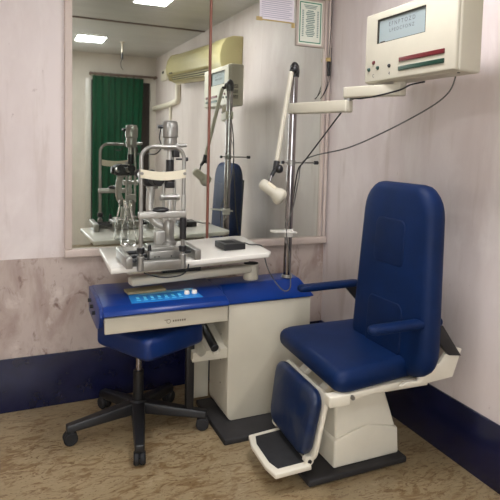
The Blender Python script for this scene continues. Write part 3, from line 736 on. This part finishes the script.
# legrest
lt, lb = Vector((0, -.285, .405)), Vector((.0, -.325, .135))
ax = (lt-lb).normalized(); nrm = Vector((0, -ax.z, ax.y)).normalized()
nrm = Vector((1, 0, 0)).cross(ax)
LMx = Matrix(((1, ax.x, nrm.x, (lt.x+lb.x)/2), (0, ax.y, nrm.y, (lt.y+lb.y)/2), (0, ax.z, nrm.z, (lt.z+lb.z)/2), (0, 0, 0, 1)))
LM = CM @ LMx
sg = 1 if (LMx.to_3x3() @ Vector((0, 0, 1))).y < 0 else -1
leg = B().cushion(.405, .30, .055, .06, .006, LM @ Matrix.Translation((0, .005, sg*.02)), taper=-.13).build('legrest_pad', 'navy_worn', pc)
B().cushion(.425, .32, .02, .05, .0, LM @ Matrix.Translation((0, -.004, sg*-.018)), taper=-.13).build('legrest_frame', 'white', pc)
for s in (-.11, .11):
    B().hull([LP(s-.03, -.30, .34), LP(s+.03, -.30, .34), LP(s+.03, -.27, .33), LP(s-.03, -.27, .33)],
             [LP(s-.03, -.20, .43), LP(s+.03, -.20, .43), LP(s+.03, -.17, .42), LP(s-.03, -.17, .42)], .004).build('legrest_link', 'white', pc)
for s in (-1, 1):
    B().cyl(LP(s*.165, -.33, .115), LP(s*.20, -.33, .115), .022, n=18, bev=.003).build('footplate_hinge', 'white', pc)
    B().cyl(LP(s*.20, -.33, .115), LP(s*.204, -.33, .115), .009, n=14).build('hinge_bolt', 'black', pc)
FM = T(-.04, -.418, .092) @ Matrix.Rotation(math.radians(4), 4, 'X')
fp = B()
P = [(-.18, .09), (.18, .09), (.175, -.08), (.09, -.096), (-.09, -.096), (-.175, -.08)]
fp.hull([(x, y, -.012) for x, y in P], [(x, y, .012) for x, y in P], .006, 3, mtx=FM); fp = fp.build('footplate', 'white', pc)
P = [(-.145, .076), (.145, .076), (.142, -.055), (.08, -.072), (-.08, -.072), (-.142, -.055)]
B().hull([(x, y, .0122) for x, y in P], [(x, y, .017) for x, y in P], .0015, 2, mtx=FM).build('rubber_mat', 'black_rub', fp)

# ------------------------------------------------------------------ stool under the desk
SX, SY = -1.345, -.455
so = thing('swivel_stool', 'blue swivel stool with black five-star wheeled base tucked under the desk drawer', 'stool', (SX, SY, 0))
for a in (-100, -22, 48, 112, 184):
    a = math.radians(a); d = Vector((math.cos(a), math.sin(a), 0)); n = Vector((-d.y, d.x, 0)); o = Vector((SX, SY, 0))
    def Q(r, w, z): return o+d*r+n*w+Vector((0, 0, z))
    lg = B(); lg.hull([Q(.02, -.036, .10), Q(.02, .036, .10), Q(.355, .024, .066), Q(.355, -.024, .066)], [Q(.02, -.032, .16), Q(.02, .032, .16), Q(.355, .019, .102), Q(.355, -.019, .102)], .006, 3)
    lg = lg.build('leg', 'black', so)
    cst = B(); p = Q(.335, 0, 0)
    for w_ in (-.014, .014): cst.cyl(p+n*(w_-.013)+Vector((0, 0, .034)), p+n*(w_+.013)+Vector((0, 0, .034)), .034, n=22, bev=.006)
    cst.cyl(p+Vector((0, 0, .03)), p+Vector((0, 0, .07)), .009, n=12)
    cst.build('caster', 'black_rub', lg)
B().cyl((SX, SY, .09), (SX, SY, .165), .045, .04, 24, .006).build('hub', 'black', so)
B().cyl((SX, SY, .16), (SX, SY, .32), .027, n=22, bev=.003).build('gas_sleeve', 'black', so)
B().cyl((SX, SY, .31), (SX, SY, .47), .016, n=20).build('gas_piston', 'chrome', so)
B().box((SX-.10, SY-.10, .462), (SX+.10, SY+.10, .482), .006).build('seat_plate', 'black', so)
SM = Matrix.Translation((SX+.05, SY-.05, .522)) @ Matrix.Rotation(math.radians(28), 4, 'Z')
B().cushion(.38, .40, .11, .03, .008, SM).build('seat', 'stool_blue', so)
B().box((-1.122, -.57, .085), (-1.08, -.535, .48), .006).build('support_bar', 'black', so)

# ------------------------------------------------------------------ camera and colour management
cam = bpy.data.cameras.new('camera'); co = bpy.data.objects.new('camera', cam); COL.objects.link(co)
cam.sensor_fit = 'HORIZONTAL'; cam.sensor_width = 36; F, PXo, PYo = 563.603, 29.926, -64.147
cam.lens = 36*F/500; cam.shift_x = -PXo/500; cam.shift_y = PYo/500; cam.clip_start = .05
R = Matrix(((0.90372515, 0.00635615, -0.42806595), (-0.42725141, 0.07679996, -0.90086514), (0.02714941, 0.99702626, 0.07212173)))
co.matrix_world = Matrix.Translation((-1.92695676, -3.32707748, 1.5)) @ R.to_4x4()
SC.camera = co
wd = bpy.data.worlds.new('world'); SC.world = wd; wd.use_nodes = True
wd.node_tree.nodes['Background'].inputs['Color'].default_value = (.8, .85, .9, 1)
wd.node_tree.nodes['Background'].inputs['Strength'].default_value = .3
vs = SC.view_settings; vs.view_transform = 'Standard'; vs.look = 'None'; vs.gamma = 1; vs.use_curve_mapping = False
vs.exposure = 0.86
for o in bpy.data.objects:
    if '_org' in o: del o['_org']
